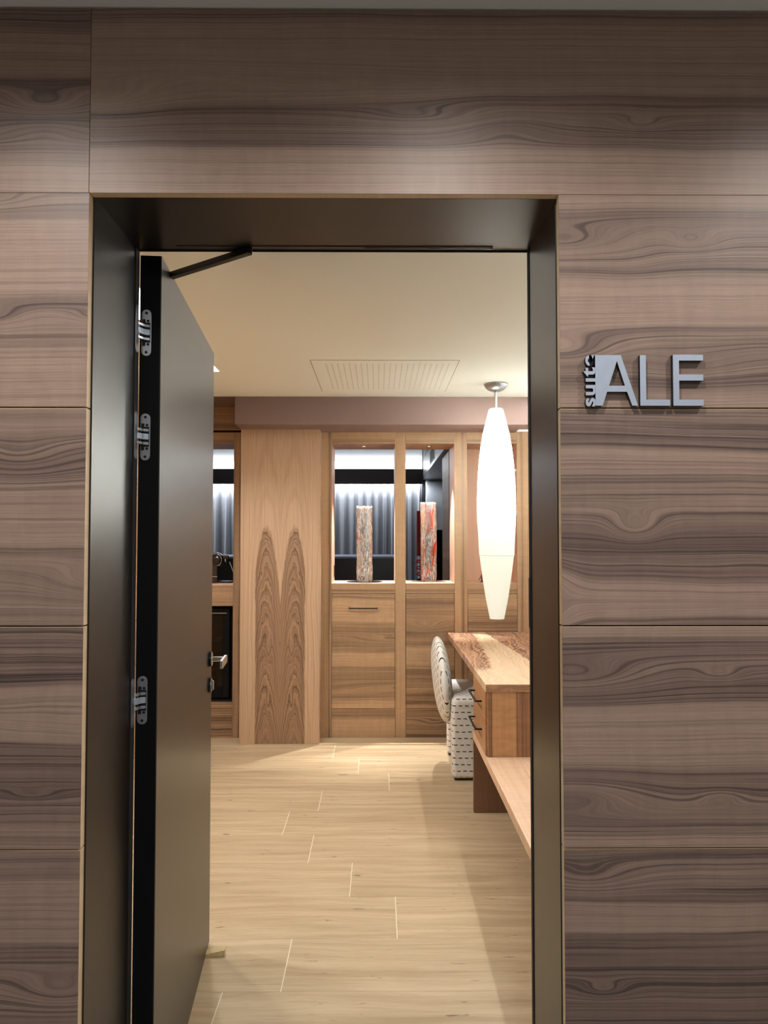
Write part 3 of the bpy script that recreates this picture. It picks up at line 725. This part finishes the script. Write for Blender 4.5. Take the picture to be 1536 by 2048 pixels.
def vase(x, y, z, r, h, mat, label, jag, dm, dl, dc):
    tag(MB().lathe([(.133, 0), (.134, .001), (.134, .0024), (.132, .003)], (x, y, z), 48).build('base_disc', dm), dl, dc)
    z += .0032
    wob = lambda a_, zz: 1+.025*math.sin(3*a_+zz*9)+.018*math.sin(5*a_-zz*14+1)
    n = 72; rs = []
    prof = [(r*.86, 0), (r*.97, .012), (r, .03)]+[(r*(1+.01*math.sin(k*1.7)), .03+(h-.04)*k/12) for k in range(1, 13)]+[(r*.98, h)]
    inn = [(r*.86, h-.001)]+[(r*.86, h-.02-(h-.07)*k/8) for k in range(9)]+[(r*.4, .042)]
    for (rr, zz) in prof+inn:
        rs.append([(x+rr*wob(a_, zz)*math.cos(a_), y+rr*wob(a_, zz)*math.sin(a_), z+zz+(jag*math.sin(7*a_)*math.sin(3*a_+1) if zz > h-.03 else 0)) for a_ in [2*PI*i/n for i in range(n)]])
    o = MB().ring(rs).build('glass_cylinder', mat, smooth=True)
    return tag(o, label, 'glass lamp' if 'lamp' in label else 'vase')


vase(-.1055, 5.567, 1.1147, .060, .560, glassmat('frosted_frit_glass', .62, .67, 0, .85), 'tall clear and white speckled glass cylinder vase with few red flecks, in the left niche', .008,
     plain('dark_glass_disc', (26, 24, 26), .15), 'round black disc under the white speckled glass cylinder', 'disc')
vase(.3764, 5.567, 1.1147, .060, .592, glassmat('red_frit_glass', .57, .66, 4, .62), 'tall glass cylinder vase streaked with orange red, in the second niche', .002,
     plain('rosy_disc', (196, 168, 156), .2), 'round pale disc under the red streaked glass cylinder', 'disc')
light('vase_red_fill', 'POINT', (.377, 5.567, 1.60), .12, (1, .22, .12), shadow_soft_size=.03)  # point light added inside the vase for its red tint, no bulb here
# small figurine, mostly hidden by the hanging lamp
t = thing('figurine', 'tiny dark red figurine on the sill behind the hanging lamp', 'figurine', (.775, 5.52, 1.1147))
fm = plain('dark_red_clay', (104, 40, 34), .4)
MB().lathe([(.016, 0), (.018, .004), (.010, .01), (.012, .03), (.015, .045), (.009, .06), (.004, .066)], (.775, 5.52, 1.1147), 20).build('body', fm, t, smooth=True)
MB().lathe([(.002, .062), (.009, .068), (.011, .076), (.008, .085), (.002, .088)], (.775, 5.52, 1.1147), 20).build('head', fm, t, smooth=True)
MB().tube([(.775, 5.52, 1.16), (.755, 5.51, 1.15), (.748, 5.505, 1.13)], .003, 8).build('arm', fm, t, smooth=True)

# ------------------------------------------------------------------ ceiling fittings
s = N('perforated_ceiling_panel'); P = s.pos()
px = s.m('DIVIDE', s.m('SUBTRACT', P['x'], -.305), .0322); py = s.m('DIVIDE', s.m('SUBTRACT', P['y'], 4.02), .0335)
fx = s.m('SUBTRACT', s.m('FRACT', px), .5); fy = s.m('SUBTRACT', s.m('FRACT', py), .5)
d2 = s.m('SQRT', s.m('ADD', s.m('MULTIPLY', fx, fx), s.m('MULTIPLY', fy, fy)))
hole = s.m('LESS_THAN', d2, .13)
for (v_, lo_, hi_) in ((px, 0, 22), (py, 0, 21)):
    hole = s.m('MULTIPLY', hole, s.m('MULTIPLY', s.m('GREATER_THAN', v_, lo_), s.m('LESS_THAN', v_, hi_)))
M['perf'] = s.fin(s.mix(hole, lin((234, 238, 232)), lin((96, 88, 70))), .7, spec=.3)
t = thing('ceiling_vent', 'square perforated panel set flush into the cream ceiling', 'vent', (.035, 4.38, 2.398))
MB().box(-.366, .434, 3.954, 4.804, 2.3982, 2.3998).build('perforated_plate', M['perf'], t)
MB().box(-.3695, .4375, 3.9505, 4.8075, 2.3992, 2.39995).build('reveal_gap', plain('vent_gap', (120, 108, 84), .8), t)
for k, (ya, yb) in enumerate(((2.78, 3.22), (3.80, 4.225))):
    t = thing('recessed_light', ('bright rectangular recessed light at the far left of the ceiling, cut by the door edge' if k else 'rectangular recessed light glimpsed through the gap beside the top hinge'), 'ceiling light', (-.98, (ya+yb)/2, 2.392), 'recessed ceiling lights')
    MB().box(-1.055, -.905, ya, ya+.008, 2.3965, 2.3998).box(-1.055, -.905, yb-.008, yb, 2.3965, 2.3998).box(-1.055, -1.047, ya+.008, yb-.008, 2.3965, 2.3998).box(-.913, -.905, ya+.008, yb-.008, 2.3965, 2.3998).build('frame', M['ceil'], t)
    MB().box(-1.047, -.913, ya+.008, yb-.008, 2.3978, 2.3998).build('diffuser', emis('downlight_diffuser', (1, .93, .8), 12), t)
t = thing('linear_light', 'slim linear ceiling light along the right wall above the desk', 'ceiling light', (1.06, 3.35, 2.39))
MB().box(1.035, 1.043, 1.9, 4.9, 2.391, 2.3998).box(1.077, 1.085, 1.9, 4.9, 2.391, 2.3998).build('profile', M['ceil'], t)
MB().box(1.043, 1.077, 1.9, 4.9, 2.3965, 2.3998).build('diffuser', emis('profile_diffuser', (1, .9, .8), 6), t)
tag(MB().box(1.003, 1.118, 5.212, 5.382, 2.2210, 2.226).build('cove_light', emis('cove_led', (.86, .93, 1), .9)), 'pale blue lit cove at the right end of the mauve bulkhead', 'light')

# ------------------------------------------------------------------ hanging lamp
lx, ly = .729, 4.565
t = thing('pendant_lamp', 'long white cigar-shaped glowing pendant lamp hanging above the desk', 'pendant lamp', (lx, ly, 2.3998))
MB().lathe([(.0735, 2.3996), (.072, 2.392), (.064, 2.377), (.048, 2.362), (.028, 2.353), (.010, 2.350)], (lx, ly, 0), 48).build('canopy', M['steel'], t, smooth=True)
MB().lathe([(.0085, 2.352), (.0075, 2.33), (.0075, 2.25), (.012, 2.243), (.012, 2.235)], (lx, ly, 0), 20).build('stem', plain('white_enamel', (232, 232, 228), .3), t, smooth=True)
prof = [(.0385, 2.243), (.0435, 2.238), (.062, 2.165), (.082, 2.085), (.094, 2.01), (.104, 1.933), (.111, 1.855), (.1155, 1.775), (.118, 1.69), (.118, 1.594), (.1165, 1.53), (.113, 1.461), (.1075, 1.345), (.106, 1.3325),
        (.1045, 1.3305), (.096, 1.262), (.086, 1.187), (.068, 1.070), (.0442, .950), (.0438, .947)]
s = N('opal_lamp_film')
tl = s.n.new('ShaderNodeBsdfTranslucent'); tl.inputs[0].default_value = (.80, .80, .76, 1)
df = s.n.new('ShaderNodeBsdfDiffuse'); df.inputs[0].default_value = (.62, .62, .59, 1)
m0 = s.n.new('ShaderNodeMixShader'); m0.inputs[0].default_value = .5; s.l.new(df.outputs[0], m0.inputs[1]); s.l.new(tl.outputs[0], m0.inputs[2])
em = s.n.new('ShaderNodeEmission'); em.inputs[0].default_value = (.97, 1, .84, 1); em.inputs[1].default_value = .33
ad = s.n.new('ShaderNodeAddShader'); s.l.new(m0.outputs[0], ad.inputs[0]); s.l.new(em.outputs[0], ad.inputs[1]); s.l.new(ad.outputs[0], s.out.inputs[0])
MB().lathe([(.001, 2.2425), (.0378, 2.2425), (.0378, 2.2400), (.001, 2.2400)], (lx, ly, 0), 40).build('shade_cap', plain('shade_cap_white', (225, 225, 218), .5), t)
shade = MB().lathe(prof, (lx, ly, 0), 64, cap=False).build('lamp_shade', s.mat, t, smooth=True)
for z_, r_ in ((1.862, .1110), (1.602, .1182), (1.3365, .1068)):
    MB().torus((lx, ly, z_), r_, .0009, (0, 0, 1), 64, 8).build('seam_ring', plain('seam_grey', (150, 148, 138), .5), t, smooth=True)
    hk = MB().torus((lx+r_+.006, ly, z_), .0058, .0018, (0, 1, 0), 20, 8).build('hook', M['steel'], t, smooth=True)
for z_, e_ in ((2.14, 20), (2.02, 31), (1.90, 37), (1.78, 34), (1.68, 20)):
    light('pendant_bulb', 'POINT', (lx, ly, z_), e_, (.97, 1, .98), shadow_soft_size=.03)

MB().lathe([(.012, 1.585), (.092, 1.583), (.092, 1.579), (.012, 1.577)], (lx, ly, 0), 40).build('light_baffle', plain('light_baffle_white', (230, 230, 222), .6), t)  # unseen disc added to keep bulb light out of the lower shade

# ------------------------------------------------------------------ desk
DL, DD, DI = (220, 176, 136), (150, 110, 84), (96, 64, 46)
s = N('figured_olive_ash_top'); P = s.pos()
nb = s.noise(s.vec(s.m('MULTIPLY', P['x'], 3.2), s.m('MULTIPLY', P['y'], 1.4), 2), 1, 3, .55)
n5 = s.noise(s.vec(s.m('MULTIPLY', P['x'], 16), s.m('MULTIPLY', P['y'], 12), 5), 1, 3, .6)
vb = s.m('ADD', s.m('SUBTRACT', P['x'], s.m('MULTIPLY', s.m('SUBTRACT', P['y'], 3.46), .06)), s.m('MULTIPLY', s.m('SUBTRACT', nb, .5), .22)); vb = s.m('ADD', vb, s.m('MULTIPLY', s.m('SUBTRACT', n5, .5), .05))
zl = s.m('MULTIPLY', s.sm(vb, .575, .585, 1, 0), s.sm(P['y'], 3.75, 3.95))
# right-hand dark leaf runs diagonally from the far middle to the near right
dg = s.m('ADD', s.m('SUBTRACT', P['x'], .70), s.m('MULTIPLY', s.m('SUBTRACT', P['y'], 5.386), .13)); dg = s.m('ADD', dg, s.m('MULTIPLY', s.m('SUBTRACT', nb, .5), .08))
zr = s.sm(s.m('ADD', s.m('SUBTRACT', P['x'], s.m('MULTIPLY_ADD', s.m('SUBTRACT', 5.386, P['y']), .06, .76)), s.m('MULTIPLY', s.m('SUBTRACT', n5, .5), .04)), 0, .01)
zz_ = s.m('MAXIMUM', zl, zr)
fl_ = s.m('ADD', vb, s.m('MULTIPLY', n5, .06))
rip = s.noise(s.vec(s.m('MULTIPLY', fl_, 75), s.m('MULTIPLY', P['y'], .6), 3), 1, 3, .6)
fine = s.noise(s.vec(s.m('MULTIPLY', vb, 60), s.m('MULTIPLY', P['y'], .5), 7), 1, 3, .6)
col = s.mix(s.sm(fine, .4, .68), lin((224, 196, 162)), lin((202, 170, 134)))
dkc = s.mix(s.sm(rip, .46, .54), lin((200, 156, 122)), lin((122, 88, 72)))
col = s.mix(zz_, col, dkc)
M['top'] = s.fin(col, .38, spec=.4)
M['dend'] = wood('desk_end_wood', 'z', 'x', (192, 146, 102), (120, 84, 62), (74, 48, 36), .505, .75,
                 [(0, .85), (.08, .85), (.10, .08), (.5, .06), (.54, .1), (.56, .85), (.8, .7), (1, .8)], warp=(.006, 2, 3), freq=150, seed=71, line=1.0, curl=.25)
M['shelf'] = wood('desk_shelf_ash', 'y', 'x', (226, 190, 158), (198, 158, 126), (150, 110, 84), .5, 1.1, [(0, .15), (.25, .3), (.4, .15), (1, .4)],
                  [(3.0, .6, .9, .05, .05)], warp=(.03, .6, 2), freq=62, seed=73, line=.8)
M['dfront'] = wood('desk_drawer_front', 'y', 'z', (190, 142, 100), (150, 106, 72), (96, 64, 44), .42, .73, [(0, .2), (.5, .4), (1, .2)], warp=(.02, 2, 2), freq=70, seed=75)
M['dsup'] = wood('desk_support_wood', 'z', 'x', (136, 102, 78), (104, 76, 58), (74, 52, 40), .5, 1.1, [(0, .3), (.3, .5), (1, .4)], warp=(.01, 1, 2), freq=110, seed=77)
M['dedge'] = wood('desk_edge_wood', 'x', 'z', (196, 150, 112), (110, 80, 60), (60, 42, 32), .72, .77, [(0, .3), (.5, .5), (1, .3)], [(.54, .745, .02, .012, .02), (.60, .745, .03, .01, -.02)], warp=(.012, 18, 12), freq=80, seed=79)
t = thing('desk', 'figured light wooden desk with two drawers and a low shelf along the right side', 'desk', (.8, 4.0, 0))
XD = .4985
tt = MB().box(XD, 1.118, 3.463, 5.384, .7262, .7623).build('tabletop', M['top'], t, bevel=.0008)
MB().box(XD+.001, 1.117, 3.4622, 3.4636, .7268, .7618).build('end_grain_edge', M['dedge'], tt)
cr = MB().box(XD+.008, 1.118, 3.466, 3.484, .4275, .7255).box(XD+.008, 1.118, 3.920, 3.936, .4275, .7255).box(1.10, 1.118, 3.484, 3.920, .4275, .7255).build('drawer_case', M['dend'], t)
for z0_, z1_, hz in ((.5790, .7235, .655), (.4300, .5765, .521)):
    d = MB().box(XD+.0005, XD+.0195, 3.485, 3.919, z0_, z1_).box(XD+.0195, 1.09, 3.50, 3.515, z0_+.01, z1_-.02).box(XD+.0195, 1.09, 3.895, 3.905, z0_+.01, z1_-.02).box(XD+.0195, 1.09, 3.515, 3.895, z0_+.01, z0_+.02).build('drawer', M['dfront'], t, bevel=.0008)
    MB().box(XD-.0335, XD-.0255, 3.60, 3.86, hz-.004, hz+.004).box(XD-.0255, XD+.0005, 3.60, 3.608, hz-.004, hz+.004).box(XD-.0255, XD+.0005, 3.852, 3.86, hz-.004, hz+.004).build('handle', M['blackm'], d, bevel=.001)
MB().box(XD, 1.118, 1.95, 3.936, .3865, .4266).build('low_shelf', M['shelf'], t, bevel=.0008)
MB().box(XD+.003, 1.118, 3.934, 3.966, 0.0004, .3860).build('support_panel', M['dsup'], t, bevel=.0008)

# ------------------------------------------------------------------ chair
def fabric(name, mode):
    s = N(name); P = s.pos(); vv_ = s.vec(P['x'], P['y'], P['z'])
    wb = s.m('MULTIPLY', s.m('SUBTRACT', s.noise(vv_, 25, 1), .5), .006)
    nx = s.n.new('ShaderNodeSeparateXYZ'); s.l.new(s.geo.outputs['Normal'], nx.inputs[0])

    def dash(row, along, rs_, L_, th=.0054):
        rr = s.m('DIVIDE', s.m('ADD', row, wb), rs_); ri = s.m('FLOOR', rr)
        on = s.m('LESS_THAN', s.m('ABSOLUTE', s.m('SUBTRACT', s.m('FRACT', rr), .5)), th/2/rs_)
        al = s.m('ADD', s.m('DIVIDE', along, L_), s.m('MULTIPLY', ri, .37))
        return s.m('MULTIPLY', on, s.m('LESS_THAN', s.m('FRACT', al), .60))
    if mode == 'leg':
        up = s.m('GREATER_THAN', s.m('ABSOLUTE', nx.outputs[2]), .72)
        front = dash(P['z'], P['x'], .0385, .037); top = dash(P['y'], P['x'], .0385, .037)
        side = dash(P['z'], P['y'], .0385, .037)
        fx_ = s.m('GREATER_THAN', s.m('ABSOLUTE', nx.outputs[0]), .72)
        ms = s.mix(fx_, s.mix(up, front, top), side)
    else:
        ms = dash(s.m('SUBTRACT', P['y'], 4.478), P['z'], .034, .047)
    th_ = s.noise(s.vec(s.m('MULTIPLY', P['x'], 1), s.m('MULTIPLY', P['y'], 1), s.m('MULTIPLY', P['z'], 1)), 500, 2, .7)
    basec = s.mix(s.sm(th_, .35, .65), lin((244, 241, 236)), lin((220, 216, 208)))
    s.bump(th_, .35, .001)
    return s.fin(s.mix(ms, basec, lin((22, 20, 20))), .9, spec=.15)


fl_, fb_ = fabric('dashed_boucle_legs', 'leg'), fabric('dashed_boucle_back', 'back')
t = thing('chair', 'cream upholstered chair with black dashed stitching, round back, pushed against the desk', 'chair', (.65, 4.73, 0))


def rbox(x0, x1, y0, y1, z0, z1, r, name, mat, seg=5):
    return MB().box(x0, x1, y0, y1, z0, z1).build(name, mat, t, bevel=r, seg=seg)


rbox(.440, .90, 4.445, 4.575, .012, .462, .022, 'side_leg', fl_)
rbox(.458, .90, 4.955, 5.045, .012, .45, .022, 'side_leg', fl_)
rbox(.439, .905, 4.443, 5.047, .40, .494, .04, 'seat', fl_, 7)
MB().box(.455, .88, 4.46, 4.56, 0.0004, .014).build('glide', M['blackm'], t)
MB().box(.47, .88, 4.965, 5.035, 0.0004, .014).build('glide', M['blackm'], t)
# round back cushion: thick lens leaning slightly
b = MB(); rs = []; n = 64; lean = .10
bc = Vector((.402, 4.735, .548)); RB, TB = .268, .057
for i in range(25):
    ph = -PI/2+PI*i/24
    off = TB*math.copysign(abs(math.sin(ph))**.85, math.sin(ph)); rad = RB*max(abs(math.cos(ph))**.5, .02) if True else 0
    rad = RB-.062+.062*math.cos(ph) if abs(math.cos(ph)) > .02 else .001
    rad = RB*max(abs(math.cos(ph)), .004)**.78; off = TB*math.sin(ph)
    ring_ = []
    for k in range(n):
        a_ = 2*PI*k/n; yy = rad*math.cos(a_)*.98; zz = rad*math.sin(a_)
        bulge = 1
        ring_.append((bc.x+off*bulge-zz*lean*(-1)*-1, bc.y+yy, bc.z+zz))
    rs.append(ring_)
b.ring(rs).build('backrest', fb_, t, smooth=True, sub=1)

# ------------------------------------------------------------------ bedroom beyond the niches
s = N('grey_streaked_veneer'); P = s.pos()
nn_ = s.noise(s.vec(s.m('MULTIPLY', P['x'], 1.2), s.m('MULTIPLY', P['y'], 14), s.m('MULTIPLY', P['z'], 14)), 1, 4, .6)
M['grey'] = s.fin(s.mix(nn_, lin((92, 90, 90)), lin((176, 174, 174))), .35)
struct(MB().box(-3.2, 2.2, NB+.01, 9.80, 2.42, 2.5).build('ceiling', M['grey']))
struct(MB().box(.56, 2.2, 6.0, 9.80, 2.20, 2.4195).build('wall_soffit', M['grey']))
struct(MB().box(-3.2, 2.2, 9.80, 9.9, 0, 2.5).build('wall_far', plain('bedroom_wall', (190, 190, 192), .7)))
struct(MB().box(-3.3, -3.2, NB, 9.9, 0, 2.5).build('wall_left', M['darkwall']))
struct(MB().box(2.2, 2.3, NB, 9.9, 0, 2.5).build('wall_right', M['darkwall']))
struct(MB().box(-3.2, 2.2, NB, 9.9, -.06, 0).build('floor', M['darkwall']))
struct(MB().box(-3.2, -1.6, BY, NB, 0, 2.5).box(1.12, 2.2, BY, NB, 0, 2.5).box(-1.6, 1.12, BY+.06, NB, 2.232, 2.5).build('wall_partition', M['darkwall']))
struct(MB().box(-3.1, .555, 9.32, 9.42, 2.13, 2.315).build('wall_pelmet', plain('dark_pelmet', (62, 54, 54), .6)))
tag(MB().box(-3.1, .555, 9.39, 9.42, 2.3155, 2.415).build('cove_light_strip', emis('pelmet_led', (.90, .95, 1), 5)), 'bright white cove strip above the dark pelmet, seen through the niches', 'light')


def curtain(x0, x1, y, z0, z1, wl, amp, label, mat, name='curtain'):
    b = MB(); nx_ = int((x1-x0)/.008); cols = []
    for i in range(nx_+1):
        x = x0+(x1-x0)*i/nx_; ph = x/wl*2*PI+1.3*math.sin(x*5)
        yy = y+amp*(math.sin(ph)+.25*math.sin(2.7*ph+1))
        cols.append([b.bm.verts.new((x, yy+(0.01*math.sin(x*9)*(1-k/6)), z0+(z1-z0)*k/6)) for k in range(7)])
    for a_, c_ in zip(cols, cols[1:]):
        for k in range(6): b.bm.faces.new((a_[k], c_[k], c_[k+1], a_[k+1]))
    return tag(b.build(name, mat, smooth=True, solid=.003), label, 'curtain')


curtain(-3.1, .60, 9.60, .02, 2.33, .115, .034, 'grey pleated curtain seen through the niches, lit from above', plain('grey_curtain', (158, 160, 166), .6, 0, .4, .05, 30))
curtain(.61, 1.6, 9.55, .02, 2.19, .6, .012, 'smooth pale curtain panel at the right of the second niche view', plain('pale_curtain', (212, 216, 222), .6, 0, .4, .12, 8))
t = thing('bedroom_counter', 'dark counter with pale blue lit top, seen behind the speckled glass cylinder', 'counter', (-1.4, 7.4, 0))
MB().box(-3.0, .19, 7.0, 7.9, 0.0004, 1.250).build('body', plain('slate_front', (44, 48, 54), .5), t)
MB().box(-3.0, .195, 6.995, 7.905, 1.250, 1.268).build('top', plain('blue_grey_top', (128, 144, 172), .3), t)
tag(MB().box(.60, .86, 8.78, 8.84, 1.06, 1.54).box(.68, .78, 8.79, 8.83, 0.0004, 1.06).box(.60, .86, 8.72, 8.90, 0.0004, .02).build('television', M['black'], bevel=.003), 'black rectangular screen on a stand in front of the pale curtain', 'screen')
tag(MB().box(.600, .86, 6.3, 6.95, 0.0004, 2.19).build('wardrobe_panel', V3('bedroom_wardrobe', .6, .9, 91, [(0, .6), (.5, .9), (1, .5)]), bevel=.002), 'brown wooden panel at the right edge of the second niche view', 'panel')
t = thing('red_ornament', 'tall red post with curled red and white ribbon, behind the red streaked glass cylinder', 'ornament', (.415, 7.5, 0))
rm = plain('deep_red', (150, 26, 30), .4); rp = plain('red_ribbon', (214, 70, 66), .4)
MB().box(.388, .445, 7.49, 7.53, 1.262, 1.718).build('post', rm, t, bevel=.002)
MB().lathe([(.09, 0.0004), (.09, .02), (.02, .03), (.02, 1.0), (.05, 1.03)], (.43, 7.52, 0), 28).build('stand', M['black'], t, smooth=True)
pts = [(.425+.045*math.cos(q_*.42+.4), 7.47+.01*math.sin(q_*.42), 1.05+.0042*q_+.028*math.sin(q_*.42)) for q_ in range(46)]
MB().tube(pts, .008, 10).build('ribbon', rp, t, smooth=True)
for z_ in (1.236, 1.250): MB().box(.385, .45, 7.488, 7.492, z_-.003, z_+.002).build('white_stripe', plain('white_band', (225, 215, 210), .5), t)
tag(MB().tube([(.445, 7.42, 2.42), (.445, 7.42, 1.70)], .0035, 8).build('hanging_cable', M['black']), 'thin black cord hanging behind the red streaked glass cylinder', 'cord')
t = thing('air_grille', 'small dark air grille with pale frame on the bedroom soffit', 'vent', (.558, 7.5, 2.27))
MB().box(.5565, .5598, 7.35, 8.0, 2.235, 2.245).box(.5565, .5598, 7.35, 8.0, 2.375, 2.385).box(.5565, .5598, 7.35, 7.37, 2.245, 2.375).box(.5565, .5598, 7.98, 8.0, 2.245, 2.375).build('frame', plain('white_frame', (225, 228, 230), .5), t)
MB().box(.5575, .5598, 7.37, 7.98, 2.245, 2.375).build('slats', M['darkwall'], t)

for o in C.objects:
    if '_w' in o: del o['_w']
